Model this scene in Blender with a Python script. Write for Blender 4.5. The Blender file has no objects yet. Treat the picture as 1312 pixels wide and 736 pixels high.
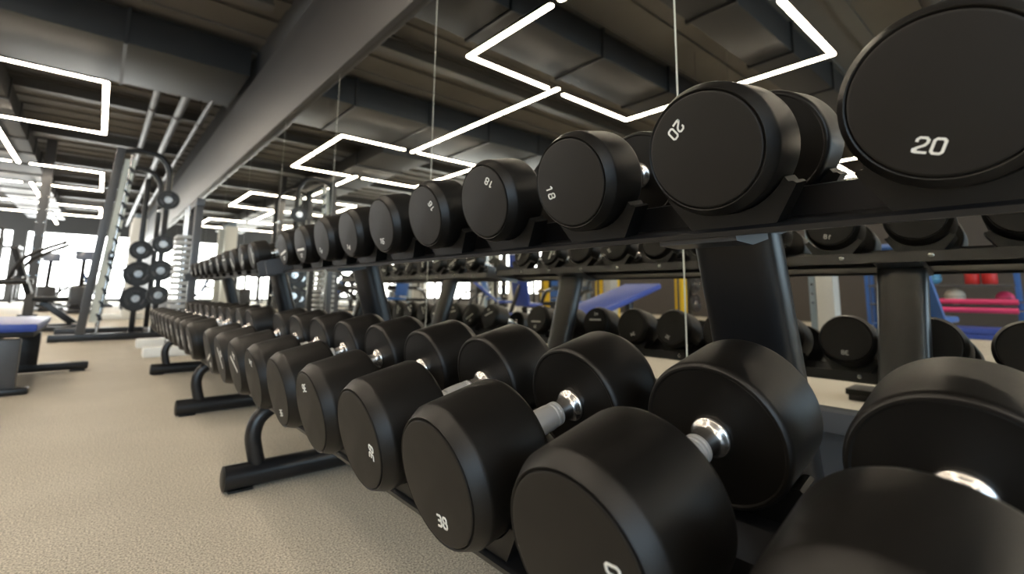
import bpy, bmesh, math, random
from mathutils import Vector, Matrix
random.seed(7)
S = bpy.context.scene
C = S.collection
PI = math.pi
R_ = math.radians

# ------------------------------------------------------------------ materials
def nt(name):
    m = bpy.data.materials.new(name); m.use_nodes = True
    t = m.node_tree; t.nodes.clear()
    o = t.nodes.new('ShaderNodeOutputMaterial')
    return m, t, o

def pbr(name, col, rough=.5, metal=0., spec=.5, noise=0., nscale=40., bump=0., bscale=200., coat=0., detail=4., rvar=0.):
    m, t, o = nt(name)
    b = t.nodes.new('ShaderNodeBsdfPrincipled')
    b.inputs['Base Color'].default_value = (*col, 1)
    b.inputs['Roughness'].default_value = rough
    b.inputs['Metallic'].default_value = metal
    b.inputs['Specular IOR Level'].default_value = spec
    if coat:
        b.inputs['Coat Weight'].default_value = coat
        b.inputs['Coat Roughness'].default_value = .1
    tc = t.nodes.new('ShaderNodeTexCoord')
    if noise or rvar:
        n = t.nodes.new('ShaderNodeTexNoise'); n.inputs['Scale'].default_value = nscale; n.inputs['Detail'].default_value = detail
        t.links.new(tc.outputs['Object'], n.inputs['Vector'])
        if noise:
            mx = t.nodes.new('ShaderNodeMix'); mx.data_type = 'RGBA'
            mx.inputs[6].default_value = (*[c * (1 - noise) for c in col], 1)
            mx.inputs[7].default_value = (*[min(1, c * (1 + noise)) for c in col], 1)
            t.links.new(n.outputs['Fac'], mx.inputs[0]); t.links.new(mx.outputs[2], b.inputs['Base Color'])
        if rvar:
            mr = t.nodes.new('ShaderNodeMapRange')
            mr.inputs[1].default_value = .3; mr.inputs[2].default_value = .7
            mr.inputs[3].default_value = rough - rvar; mr.inputs[4].default_value = rough + rvar
            t.links.new(n.outputs['Fac'], mr.inputs[0]); t.links.new(mr.outputs[0], b.inputs['Roughness'])
    if bump:
        n2 = t.nodes.new('ShaderNodeTexNoise'); n2.inputs['Scale'].default_value = bscale; n2.inputs['Detail'].default_value = 3
        t.links.new(tc.outputs['Object'], n2.inputs['Vector'])
        bp = t.nodes.new('ShaderNodeBump'); bp.inputs['Strength'].default_value = bump; bp.inputs['Distance'].default_value = .002
        t.links.new(n2.outputs['Fac'], bp.inputs['Height']); t.links.new(bp.outputs[0], b.inputs['Normal'])
    t.links.new(b.outputs[0], o.inputs[0])
    return m

def glow(name, col, strength):
    m, t, o = nt(name)
    e = t.nodes.new('ShaderNodeEmission'); e.inputs[0].default_value = (*col, 1); e.inputs[1].default_value = strength
    t.links.new(e.outputs[0], o.inputs[0]); return m

def mirror_mat():
    m, t, o = nt('mirror_glass')
    g = t.nodes.new('ShaderNodeBsdfGlossy'); g.inputs['Color'].default_value = (.80, .80, .76, 1); g.inputs['Roughness'].default_value = 0.
    t.links.new(g.outputs[0], o.inputs[0]); return m

def translucent(name, col):
    m, t, o = nt(name)
    a = t.nodes.new('ShaderNodeBsdfDiffuse'); b = t.nodes.new('ShaderNodeBsdfTranslucent'); x = t.nodes.new('ShaderNodeMixShader')
    n = t.nodes.new('ShaderNodeTexNoise'); n.inputs['Scale'].default_value = 6
    r = t.nodes.new('ShaderNodeValToRGB'); r.color_ramp.elements[0].color = (*[c * .94 for c in col], 1); r.color_ramp.elements[1].color = (*col, 1)
    t.links.new(n.outputs['Fac'], r.inputs[0]); t.links.new(r.outputs[0], a.inputs[0]); t.links.new(r.outputs[0], b.inputs[0])
    x.inputs[0].default_value = .6
    t.links.new(a.outputs[0], x.inputs[1]); t.links.new(b.outputs[0], x.inputs[2]); t.links.new(x.outputs[0], o.inputs[0]); return m

def floor_mat():
    m, t, o = nt('speckled_gym_flooring')
    b = t.nodes.new('ShaderNodeBsdfPrincipled'); b.inputs['Roughness'].default_value = .62; b.inputs['Specular IOR Level'].default_value = .35
    tc = t.nodes.new('ShaderNodeTexCoord')
    n = t.nodes.new('ShaderNodeTexNoise'); n.inputs['Scale'].default_value = 210; n.inputs['Detail'].default_value = 3; n.inputs['Roughness'].default_value = .75
    n2 = t.nodes.new('ShaderNodeTexNoise'); n2.inputs['Scale'].default_value = 2.2; n2.inputs['Detail'].default_value = 4
    t.links.new(tc.outputs['Object'], n.inputs['Vector']); t.links.new(tc.outputs['Object'], n2.inputs['Vector'])
    r = t.nodes.new('ShaderNodeValToRGB')
    e = r.color_ramp.elements
    e[0].position = .38; e[0].color = (.22, .20, .165, 1)
    e[1].position = .64; e[1].color = (.86, .80, .68, 1)
    k = r.color_ramp.elements.new(.5); k.color = (.56, .515, .43, 1)
    t.links.new(n.outputs['Fac'], r.inputs[0])
    mx = t.nodes.new('ShaderNodeMix'); mx.data_type = 'RGBA'; mx.blend_type = 'MULTIPLY'; mx.inputs[0].default_value = .35
    r2 = t.nodes.new('ShaderNodeValToRGB'); r2.color_ramp.elements[0].position = .35; r2.color_ramp.elements[0].color = (.75, .74, .72, 1)
    r2.color_ramp.elements[1].position = .65; r2.color_ramp.elements[1].color = (1, 1, 1, 1)
    t.links.new(n2.outputs['Fac'], r2.inputs[0])
    t.links.new(r.outputs[0], mx.inputs[6]); t.links.new(r2.outputs[0], mx.inputs[7])
    t.links.new(mx.outputs[2], b.inputs['Base Color'])
    bp = t.nodes.new('ShaderNodeBump'); bp.inputs['Strength'].default_value = .25; bp.inputs['Distance'].default_value = .002
    t.links.new(n.outputs['Fac'], bp.inputs['Height']); t.links.new(bp.outputs[0], b.inputs['Normal'])
    t.links.new(b.outputs[0], o.inputs[0]); return m

M = {}
M['rubber'] = pbr('black_rubber', (.0048, .0039, .0030), .43, spec=.38, noise=.12, nscale=9, bump=.12, bscale=700, rvar=.05)
M['face'] = pbr('matte_rubber_face', (.0085, .0070, .0055), .52, spec=.34, noise=.10, nscale=14, bump=.10, bscale=900, rvar=.04)
M['ink'] = pbr('white_print', (.80, .79, .74), .5)
M['chrome'] = pbr('chrome', (.66, .645, .63), .24, metal=1., noise=.03, nscale=30)
M['knurl'] = pbr('knurled_chrome', (.90, .90, .90), .32, metal=.70, bump=.15, bscale=1100)
M['powder'] = pbr('black_powder_coat', (.010, .010, .011), .33, spec=.5, bump=.06, bscale=900, noise=.08)
M['plastic'] = pbr('black_saddle_plastic', (.006, .0057, .0052), .45, spec=.34, noise=.1, nscale=20)
M['zinc'] = pbr('zinc_bolt', (.7, .72, .72), .22, metal=1.)
M['mirror'] = mirror_mat()
M['edge'] = pbr('ground_glass_edge', (.62, .66, .60), .35)
M['floor'] = floor_mat()
M['wall'] = pbr('dark_grey_paint', (.060, .062, .066), .75, noise=.08, nscale=3)
M['wallside'] = pbr('brown_grey_paint', (.055, .048, .044), .8, noise=.1, nscale=2)
M['beam'] = pbr('grey_brown_beam_paint', (.042, .038, .036), .5, noise=.06, nscale=4)
M['deck'] = pbr('painted_roof_deck', (.125, .115, .100), .75, noise=.12, nscale=2.5)
M['ductdark'] = pbr('dark_duct_sheet', (.009, .0095, .010), .5, noise=.12, nscale=3)
M['duct'] = pbr('painted_duct_sheet', (.020, .0205, .0205), .5, noise=.12, nscale=3)
M['steel'] = pbr('dark_painted_steel', (.075, .070, .062), .5, noise=.1, nscale=5)
M['pipe'] = pbr('grey_pipe', (.045, .043, .040), .45, noise=.08)
M['housing'] = pbr('black_light_housing', (.02, .02, .02), .5, noise=.1)
M['strip'] = glow('lit_led_diffuser', (1., .86, .68), 19.)
M['daylight'] = glow('overexposed_daylight_pane', (.97, 1., .98), 7.0)
M['skypane'] = glow('bluish_daylight_pane', (.62, .82, 1.), 3.2)
M['frame'] = pbr('window_frame_grey', (.20, .21, .21), .5, noise=.05)
M['blue'] = pbr('blue_vinyl', (.035, .075, .36), .34, spec=.5, bump=.05, bscale=300, noise=.08)
M['navy'] = pbr('bright_blue_vinyl', (.03, .11, .36), .38, noise=.1)
M['gframe'] = pbr('graphite_metal', (.07, .072, .078), .35, noise=.08)
M['lgrey'] = pbr('light_grey_metal', (.48, .49, .48), .42, noise=.06)
M['hook'] = translucent('milky_plastic', (.92, .96, .93))
M['white'] = pbr('white_enamel', (.86, .88, .86), .4, noise=.05)
M['bluegrey'] = pbr('blue_grey_metal', (.20, .27, .34), .4, noise=.06)
M['yellow'] = pbr('yellow_vinyl', (.78, .52, .02), .45, noise=.08)
M['red'] = pbr('red_vinyl', (.62, .03, .03), .45, noise=.1)
M['pink'] = pbr('pink_foam', (.66, .05, .17), .5, noise=.1)
M['cream'] = pbr('cream_rubber', (.62, .58, .50), .5, noise=.1)
M['sky'] = pbr('light_blue_rubber', (.12, .36, .60), .45, noise=.1)
M['iron'] = pbr('cast_iron_black', (.022, .022, .022), .38, noise=.15, bump=.1)
M['screen'] = pbr('grey_blue_screen', (.16, .19, .26), .2, noise=.05)
M['sticker'] = pbr('white_sticker', (.75, .75, .73), .5, noise=.03)
M['redink'] = pbr('red_print', (.65, .12, .10), .5, noise=.03)
M['tan'] = pbr('tan_wood', (.34, .24, .15), .5, noise=.2, nscale=6)

# ------------------------------------------------------------------ mesh builder
class MB:
    def __init__(s): s.bm = bmesh.new()
    def _m(s, verts, mat):
        for v in verts: v.co = mat @ v.co
    def box(s, c, d, rot=None, bev=0.):
        r = bmesh.ops.create_cube(s.bm, size=1.)
        vs = r['verts']
        for v in vs: v.co = Vector((v.co.x * d[0], v.co.y * d[1], v.co.z * d[2]))
        if bev:
            es = list({e for v in vs for e in v.link_edges})
            q = bmesh.ops.bevel(s.bm, geom=es, offset=bev, segments=2, affect='EDGES', profile=.6)
            vs = list({v for f in q['faces'] for v in f.verts} | {v for v in vs if v.is_valid})
        m = Matrix.Translation(Vector(c)) @ (rot.to_4x4() if rot else Matrix())
        s._m(vs, m); return s
    def bar(s, a, b, w, h, bev=0., up=(0, 0, 1)):
        a = Vector(a); b = Vector(b); x = (b - a); L = x.length; x.normalize()
        u = Vector(up)
        if abs(x.dot(u)) > .98: u = Vector((0, 1, 0))
        y = u.cross(x).normalized(); z = x.cross(y)
        rot = Matrix((x, y, z)).transposed()
        return s.box((a + b) / 2, (L, w, h), rot, bev)
    def tube(s, pts, r, seg=14, cap=True, flat=1., smooth_n=0):
        pts = [Vector(p) for p in pts]
        if smooth_n:
            q = []
            n = len(pts)
            for i in range(n - 1):
                p0 = pts[max(i - 1, 0)]; p1 = pts[i]; p2 = pts[i + 1]; p3 = pts[min(i + 2, n - 1)]
                for k in range(smooth_n):
                    t = k / smooth_n
                    q.append(.5 * ((2 * p1) + (-p0 + p2) * t + (2 * p0 - 5 * p1 + 4 * p2 - p3) * t * t + (-p0 + 3 * p1 - 3 * p2 + p3) * t ** 3))
            q.append(pts[-1]); pts = q
        rr = r if isinstance(r, (list, tuple)) else [r] * len(pts)
        rings = []
        prev = None
        for i, p in enumerate(pts):
            d = (pts[min(i + 1, len(pts) - 1)] - pts[max(i - 1, 0)]).normalized()
            if prev is None:
                ref = Vector((0, 0, 1)) if abs(d.z) < .9 else Vector((0, 1, 0))
                y = ref.cross(d).normalized()
            else:
                y = (prev - d * prev.dot(d)).normalized()
            prev = y; z = d.cross(y)
            rings.append([s.bm.verts.new(p + y * math.cos(2 * PI * k / seg) * rr[i] + z * math.sin(2 * PI * k / seg) * rr[i] * flat) for k in range(seg)])
        for i in range(len(rings) - 1):
            for k in range(seg):
                s.bm.faces.new((rings[i][k], rings[i][(k + 1) % seg], rings[i + 1][(k + 1) % seg], rings[i + 1][k]))
        if cap:
            s.bm.faces.new(rings[0][::-1]); s.bm.faces.new(rings[-1])
        return s
    def lathe(s, prof, seg=64, o=(0, 0, 0), axis='X'):
        o = Vector(o); rings = []
        for x, r in prof:
            if r < 1e-6:
                rings.append([s.bm.verts.new(o + s._ax(x, 0, 0, axis))]); continue
            rings.append([s.bm.verts.new(o + s._ax(x, r * math.cos(2 * PI * k / seg), r * math.sin(2 * PI * k / seg), axis)) for k in range(seg)])
        for a, b in zip(rings, rings[1:]):
            for k in range(seg):
                k2 = (k + 1) % seg
                f = [a[k % len(a)], a[k2 % len(a)], b[k2 % len(b)], b[k % len(b)]]
                u = []
                for v in f:
                    if v not in u: u.append(v)
                if len(u) > 2: s.bm.faces.new(u)
        return s
    def _ax(s, x, y, z, axis):
        return Vector((x, y, z)) if axis == 'X' else (Vector((z, x, y)) if axis == 'Y' else Vector((y, z, x)))
    def prism(s, poly, lo, hi, f):
        """poly: 2-D outline, extruded from lo to hi; f(u,v,w) maps to 3-D"""
        a = [s.bm.verts.new(Vector(f(u, v, lo))) for u, v in poly]
        b = [s.bm.verts.new(Vector(f(u, v, hi))) for u, v in poly]
        n = len(poly)
        s.bm.faces.new(a[::-1]); s.bm.faces.new(b)
        for i in range(n): s.bm.faces.new((a[i], a[(i + 1) % n], b[(i + 1) % n], b[i]))
        return s
    def mesh(s, name, mat, ang=35):
        bmesh.ops.recalc_face_normals(s.bm, faces=s.bm.faces[:])
        me = bpy.data.meshes.new(name); s.bm.to_mesh(me); s.bm.free()
        me.materials.append(mat)
        for p in me.polygons: p.use_smooth = True
        me.set_sharp_from_angle(angle=R_(ang))
        return me
    def build(s, name, mat, parent=None, local=False, ang=35):
        me = s.mesh(name, mat, ang)
        o = bpy.data.objects.new(name, me); C.objects.link(o)
        if parent is not None:
            o.parent = parent
            if not local:
                p = parent; off = Vector()
                while p is not None: off += p.location; p = p.parent
                me.transform(Matrix.Translation(-off))
        return o

def tag(o, label, cat, group=None, kind=None):
    o['label'] = label; o['category'] = cat
    if group: o['group'] = group
    if kind: o['kind'] = kind
    return o
def thing(name, label, cat, loc=(0, 0, 0), rot=(0, 0, 0), group=None):
    o = bpy.data.objects.new(name, None); C.objects.link(o)
    o.location = loc; o.rotation_euler = rot; o.empty_display_size = .1
    return tag(o, label, cat, group)
def struct(o):
    o['kind'] = 'structure'; return o
def link(me, name, parent, loc=(0, 0, 0), rot=(0, 0, 0)):
    o = bpy.data.objects.new(name, me); C.objects.link(o); o.parent = parent
    o.location = loc; o.rotation_euler = rot; return o
def copy_tree(o, parent=None):
    c = o.copy(); C.objects.link(c)
    c.parent = parent
    for ch in o.children: copy_tree(ch, c)
    return c

# ------------------------------------------------------------------ camera (recovered from the photograph's vanishing points)
H = .6244
yaw, pit, rol, F = .7106, .1343, .012, 610.86
fw = Vector((math.sin(yaw) * math.cos(pit), math.cos(yaw) * math.cos(pit), math.sin(pit)))
rt = Vector((math.cos(yaw), -math.sin(yaw), 0)); up = rt.cross(fw)
r2 = math.cos(rol) * rt + math.sin(rol) * up; u2 = -math.sin(rol) * rt + math.cos(rol) * up
cd = bpy.data.cameras.new('camera'); cam = bpy.data.objects.new('camera', cd); C.objects.link(cam)
cam.matrix_world = Matrix(((r2.x, u2.x, -fw.x, 0), (r2.y, u2.y, -fw.y, 0), (r2.z, u2.z, -fw.z, H), (0, 0, 0, 1)))
cd.sensor_width = 36; cd.lens = F / 1312 * 36; cd.shift_y = -(368 - 293.78) / 1312
cd.clip_start = .02; cd.clip_end = 200
cd.dof.use_dof = True; cd.dof.focus_distance = .74; cd.dof.aperture_fstop = 3.3; cd.dof.aperture_blades = 8
S.camera = cam

# ------------------------------------------------------------------ the room
XM = 1.407          # mirror plane
X0, X1, Y0, Y1, ZC = -11., 1.44, -6., 30., 4.05
struct(MB().box(((X0 + X1) / 2, (Y0 + Y1) / 2, -.05), (X1 - X0 + .4, Y1 - Y0 + .4, .1)).build('floor', M['floor']))
# corrugated roof deck with cross ribs
mb = MB().box(((X0 + X1) / 2, (Y0 + Y1) / 2, ZC + .06), (X1 - X0 + .4, Y1 - Y0 + .4, .1))
y = Y0 + .3
while y < Y1:
    mb.box(((X0 + X1) / 2, y, ZC + .0), (X1 - X0, .16, .05)); y += .55
struct(mb.build('ceiling', M['deck']))
struct(MB().box((X1 + .1, (Y0 + Y1) / 2, 2.0), (.2, Y1 - Y0 + .4, 4.2)).build('wall_right', M['wall']))
# bulkhead running along the wall above the mirror
struct(MB().box((1.40, (Y0 + Y1) / 2, 3.0), (.08, Y1 - Y0, 1.03), bev=.006).build('trim_1', M['beam']))
struct(MB().box((1.405, 12., .325), (.07, 36., .05), bev=.004).build('trim_2', M['wall']))
# left wall, with windows at its far end
def wall_with_windows(name, axis, pos, a0, a1, wins, mat, th=.2, sgn=1):
    mb = MB()
    def b(u0, u1, z0, z1):
        if u1 - u0 < 1e-4 or z1 - z0 < 1e-4: return
        if axis == 'X': mb.box((pos, (u0 + u1) / 2, (z0 + z1) / 2), (th, u1 - u0, z1 - z0))
        else: mb.box(((u0 + u1) / 2, pos, (z0 + z1) / 2), (u1 - u0, th, z1 - z0))
    u = a0
    for (w0, w1, z0, z1) in wins:
        b(u, w0, 0, 4.1); b(w0, w1, 0, z0); b(w0, w1, z1, 4.1); u = w1
    b(u, a1, 0, 4.1)
    return struct(mb.build(name, mat))
wn = [0]
def window(axis, pos, w0, w1, z0, z1, mat, nv, nh):
    wn[0] += 1
    r = struct(thing('window_%d' % wn[0], '', ''))
    del r['label']; del r['category']
    f = MB()
    def b(u0, u1, v0, v1, d=.07):
        if axis == 'X': f.box((pos, (u0 + u1) / 2, (v0 + v1) / 2), (d, u1 - u0, v1 - v0))
        else: f.box(((u0 + u1) / 2, pos, (v0 + v1) / 2), (u1 - u0, d, v1 - v0))
    t = .05
    b(w0, w1, z0, z0 + t); b(w0, w1, z1 - t, z1); b(w0, w0 + t, z0, z1); b(w1 - t, w1, z0, z1)
    for i in range(1, nv): u = w0 + (w1 - w0) * i / nv; b(u - t / 2, u + t / 2, z0, z1, .06)
    for i in range(1, nh): v = z0 + (z1 - z0) * i / nh; b(w0, w1, v - t / 2, v + t / 2, .05)
    f.build('window_frame', M['frame'], r)
    p = MB()
    if axis == 'X': p.box((pos, (w0 + w1) / 2, (z0 + z1) / 2), (.012, w1 - w0, z1 - z0))
    else: p.box(((w0 + w1) / 2, pos, (z0 + z1) / 2), (w1 - w0, .012, z1 - z0))
    p.build('pane', mat, r)
far = [(-10.6, -6.9, .12, 3.15), (-6.5, -3.0, .12, 3.15), (-2.6, 1.2, .12, 3.15)]
wall_with_windows('wall_far', 'Y', Y1 + .1, X0, X1, far, M['wall'])
for a in far: window('Y', Y1 + .1, *a, M['daylight'], 3, 2)
lefts = [(13.5, 18.5, .6, 3.1), (19.2, 24.0, .3, 3.1), (24.6, 29.4, .3, 3.1)]
wall_with_windows('wall_left', 'X', X0 - .1, Y0, Y1, lefts, M['wallside'])
for a in lefts: window('X', X0 - .1, *a, M['daylight'], 3, 2)
backs = [(-9.5, -5.5, .4, 3.2), (-4.6, -.4, .4, 3.4)]
wall_with_windows('wall_back', 'Y', Y0 - .1, X0, X1, backs, M['wall'])
for a in backs: window('Y', Y0 - .1, *a, M['skypane'], 3, 2)

# mirror panels
PW, YS = 1.57, .794
names = {-1: 'nearest the camera, behind the first marked-20 dumbbells', 0: 'right of the near seam beside the thick upright', 1: 'between the second and third visible seams'}
for i in range(-4, 13):
    a, b = YS + (i - 1) * PW, YS + i * PW
    if i == 0: lab = 'mirror panel right of the seam beside the near upright of the rack'
    elif i == 1: lab = 'mirror panel left of the seam beside the near upright of the rack'
    elif i == 2: lab = 'mirror panel behind the marked-16 upper dumbbells, second left of the near upright'
    elif i == 3: lab = 'mirror panel above the rack\'s far end, third left of the near upright'
    elif i < 0: lab = 'mirror panel beyond the right edge of the photo, number %d outwards' % (-i)
    else: lab = 'tall mirror panel further down the wall, number %d beyond the near rack' % (i - 3)
    p = thing('mirror_panel', lab, 'mirror', (XM, (a + b) / 2, .35), group='mirror panels along the wall')
    MB().box((XM + .012, (a + b) / 2, 1.425), (.024, b - a - .006, 2.15)).build('glass', M['mirror'], p)
    MB().box((XM + .0125, b, 1.425), (.024, .0058, 2.15)).build('polished_edge', M['edge'], p)

# ------------------------------------------------------------------ dumbbell digits: chamfered stroke numerals
def chamfer(pl, c, closed):
    out = []; n = len(pl)
    for i, p in enumerate(pl):
        if not closed and i in (0, n - 1): out.append(p); continue
        a, b = Vector(pl[i - 1]), Vector(pl[(i + 1) % n]); q = Vector(p)
        da, db = (a - q), (b - q)
        out.append(tuple(q + da.normalized() * min(c, da.length / 2))); out.append(tuple(q + db.normalized() * min(c, db.length / 2)))
    return out
W_ = .60
GL = {
 '0': [([(0, 0), (W_, 0), (W_, 1), (0, 1)], True)],
 '1': [([(.08, .80), (.34, 1.0), (.34, 0)], False)],
 '2': [([(0, .74), (0, 1), (W_, 1), (W_, .56), (0, .22), (0, 0), (W_ + .06, 0)], False)],
 '3': [([(0, 1), (W_, 1), (W_, .52), (.14, .52)], False), ([(W_ - .1, .52), (W_, .48), (W_, 0), (0, 0)], False)],
 '4': [([(W_, 0), (W_, 1)], False), ([(W_, .98), (0, .36), (0, .28), (W_ + .16, .28)], False)],
 '6': [([(W_, 1), (0, 1), (0, 0), (W_, 0), (W_, .55), (.02, .55)], False)],
 '8': [([(.03, .52), (.03, 1), (W_ - .03, 1), (W_ - .03, .52)], True), ([(0, .52), (W_, .52), (W_, 0), (0, 0)], True)],
}
def ribbon(mb, pl, w, closed, f, lo, hi):
    n = len(pl); L = []; Rr = []
    for i in range(n):
        p = Vector(pl[i])
        d1 = (p - Vector(pl[i - 1])).normalized() if (closed or i) else None
        d2 = (Vector(pl[(i + 1) % n]) - p).normalized() if (closed or i < n - 1) else None
        d1 = d1 or d2; d2 = d2 or d1
        n1 = Vector((-d1.y, d1.x)); n2 = Vector((-d2.y, d2.x)); m = (n1 + n2)
        m = m / max(m.length_squared / 2, .5) if m.length > 1e-4 else n1
        e = Vector((0, 0))
        if not closed and i == 0: e = -d2 * w * .3
        if not closed and i == n - 1: e = d1 * w * .3
        L.append(p + m * w / 2 + e); Rr.append(p - m * w / 2 + e)
    for i in range(n if closed else n - 1):
        j = (i + 1) % n
        mb.prism([L[i], L[j], Rr[j], Rr[i]], lo, hi, f)
def number_mesh(text, h, rho, face):
    """face -1: read looking along +x, +1: read looking along -x; digits sit at the bottom of the rim"""
    mb = MB(); adv = .92; tot = adv * (len(text) - 1) + W_
    for i, ch in enumerate(text):
        for pl, cl in GL[ch]:
            q = chamfer(pl, .13, cl)
            def f(u, v, w, i=i):
                uu = (u + i * adv - tot / 2 + .10 * v) * h; vv = -rho + (v - .5) * h
                return (w * -1, -uu, vv) if face < 0 else (w, uu, vv)
            ribbon(mb, q, .175, cl, f, -.0004, .0007)
    return mb.mesh('weight_number', M['ink'])
def strip_mesh(h, face):
    mb = MB()
    sg = -1 if face < 0 else 1
    for k in range(1):
        mb.prism([(-.040, .000), (.040, .000), (.041, .009), (-.039, .009)], -.0004, .0006, lambda u, v, w: ((w * sg), (u * (-1 if face < 0 else 1)), v + .012))
    return mb.mesh('brand_strip', M['ink'])

# ------------------------------------------------------------------ dumbbells
TILT = R_(13.2)
cT, sT = math.cos(TILT), math.sin(TILT)
cache = {}
def db_meshes(R, hl, gap):
    k = (round(R, 4), round(hl, 4), round(gap, 4))
    if k in cache: return cache[k]
    d = R * .87; ch = .017 * R / .0885; cr = R * .120
    # head: chamfered outer rim, long barrel, softly rounded inner shoulder
    head = MB().lathe([(.0030, 0), (.0030, d * .985), (.0012, d), (.0004, d + .0009), (.0000, d + .0018), (.0006, R * .895),
                       (ch * .92, R - .0012), (ch * 1.06, R - .0002), (ch * 1.25, R), (hl - .010, R), (hl - .006, R - .0006), (hl - .002, R * .975), (hl - .0004, R * .955), (hl, R * .93),
                       (hl, R * .925), (hl - .0015, R * .90), (hl - .0015, .012), (hl - .0015, 0)], 80).mesh('head', M['rubber'], 28)
    disc = MB().lathe([(.0045, 0), (.0045, d * .98), (-.0004, d * .975), (-.0010, d * .962), (-.0012, d * .94), (-.0012, 0)], 72).mesh('end_disc', M['face'], 28)
    hr = .0175
    hand = MB()
    g = gap / 2
    pr = []
    def half():
        return [(-g + .002, .0130), (-g + .0355, .0130), (-g + .036, .0186), (-g + .0395, .0188), (-g + .0397, .0135), (-g + .0427, .0135), (-g + .0429, .0188), (-g + .0465, .0188), (-g + .0467, .0135), (-g + .0497, .0135), (-g + .0499, .0190), (-g * .2, .0196)]
    A = half(); prof = A + [(0, .0198)] + [(-x, r) for x, r in A[::-1]]
    hand = hand.lathe([(-g - .004, 0)] + prof + [(g + .004, 0)], 40).mesh('handle', M['knurl'], 30)
    col = MB().lathe([(-.004, 0), (-.003, .0250), (.001, .0262), (.0045, .0258), (.0065, .0242), (.0085, .0215), (.012, .0182), (.016, .0168), (.0355, .0162), (.0357, 0)], 44).mesh('collar', M['chrome'], 35)
    cache[k] = (head, disc, hand, col); return cache[k]
ncache = {}
def nmesh(text, R, face):
    k = (text, round(R, 4), face)
    if k not in ncache: ncache[k] = number_mesh(text, .0140 if R > .07 else .0118, R * .87 * .60, face)
    return ncache[k]
bcache = {f: strip_mesh(.01, f) for f in (-1, 1)}

def dumbbell(x, yc, z, R, hl, gap, text, phi_f, phi_b, label, group, brand=None, roll=0.):
    """x,z: centre of the front face; the axis rises by TILT towards the wall"""
    tot = 2 * hl + gap
    cx, cz = x + cT * tot / 2, z + sT * tot / 2
    o = thing('dumbbell', label, 'dumbbell', (cx, yc, cz), (roll * 0, -TILT, 0), group)
    head, disc, hand, col = db_meshes(R, hl, gap)
    for sgn in (-1, 1):
        rot = (0, 0, 0) if sgn < 0 else (0, 0, PI)
        h = link(head, 'head', o, (sgn * tot / 2, 0, 0), rot)
        e = link(disc, 'end_disc', h)
        f = 1 if sgn > 0 else -1
        # numbers live on the head's own frame: both heads are read looking along their local +x
        if text:
            t = link(nmesh(text, R, -1), 'weight_number', h, (-.0012, 0, 0), (R_(phi_f if sgn < 0 else phi_b), 0, 0))
            t['label'] = 'white printed number'
        if brand:
            b = link(bcache[-1], 'brand_strip', h, (-.0012, 0, 0), (R_((phi_f if sgn < 0 else phi_b) + brand), 0, 0))
            b['label'] = 'white printed lettering strip'
        c = link(col, 'collar', o, (sgn * gap / 2, 0, 0), (0, 0, PI if sgn > 0 else 0)); c['label'] = 'chrome collar'
    c = link(hand, 'handle', o); c['label'] = 'chrome grip with knurling'
    return o

PITCH = .235
ORD = ['first', 'second', 'third', 'fourth', 'fifth', 'sixth', 'seventh', 'eighth', 'ninth', 'tenth']
UX, UZ, LX, LZ = .58, .8125, .348, .385
TRAY_N = -.108            # top of the tray sheet below the axis of the biggest dumbbell
RU = {20: .0885, 18: .0855, 16: .0835, 14: .0800, 12: .0765, 10: .0735, 8: .0700, 6: .0660, 4: .0610, 2: .0560}
HU = {20: .094, 18: .091, 16: .088, 14: .085, 12: .082, 10: .076, 8: .070, 6: .064, 4: .058, 2: .052}
RL = {40: .0945, 38: .0935, 36: .0925, 34: .0920, 32: .0915, 30: .0905, 28: .090, 26: .089, 24: .088, 22: .087}
HL_ = {40: .128, 38: .124, 36: .122, 34: .120, 32: .118, 30: .114, 28: .111, 26: .108, 24: .104, 22: .101}
rnd = random.Random(3)
FACEU = {0: (18, 67), 1: (138.6, 180), 2: (77.9, -9.7), 3: (-140, 40), 4: (-115, 60), 5: (8, 110), 6: (12, -50), 7: (30, 150), 8: (5, 80), 9: (-5, -100)}
FACEL = {0: (40, 30), 1: (-98, -105), 2: (-5.7, -2.3), 3: (-78, -86), 4: (169.8, 84), 5: (-10, -18.7), 6: (-165, 24), 7: (-150, -178), 8: (-120, -57), 9: (-20, 2)}
for tier in ('upper', 'lower'):
    for k in range(20):
        rack = 0 if k < 10 else 1
        i = k % 10
        if tier == 'upper':
            w = [20, 18, 16, 14, 12, 10, 8, 6, 4, 2][k // 2]
            R, hl, gap = RU[w], HU[w], .118
            dn = (.0885 - R)
            x = UX + sT * dn; z = UZ - cT * dn
            y = .0602 + PITCH * k + (.3112 if rack else 0)
            pf, pb = FACEU[i] if not rack else (rnd.uniform(-180, 180), rnd.uniform(-180, 180))
            br = 175 if (k in (8, 9) or rack) else None
        else:
            w = [40, 38, 36, 34, 32, 30, 28, 26, 24, 22][k // 2]
            R, hl, gap = RL[w], HL_[w], .140
            dn = (.0935 - R)
            x = LX + sT * dn; z = LZ - cT * dn
            y = .0792 + PITCH * k + (.2571 if rack else 0)
            pf, pb = FACEL[i] if not rack else (rnd.uniform(-180, 180), rnd.uniform(-180, 180))
            br = 180 if (k in (7, 8, 9) or rack) else None
        rn = 'near' if not rack else 'far'
        if not rack: lab = 'black round dumbbell marked %d, %s from the camera on the near rack\'s %s tier' % (w, ORD[i], tier)
        else: lab = 'small black dumbbell, %s along the %s tier of the rack farther away' % (ORD[i], tier) if tier == 'upper' else 'black round dumbbell, %s along the lower tier of the rack farther away' % ORD[i]
        dumbbell(x, y, z, R, hl, gap, str(w), pf, pb, lab, 'dumbbells on the %s rack, %s tier' % (rn, tier), br)

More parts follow.
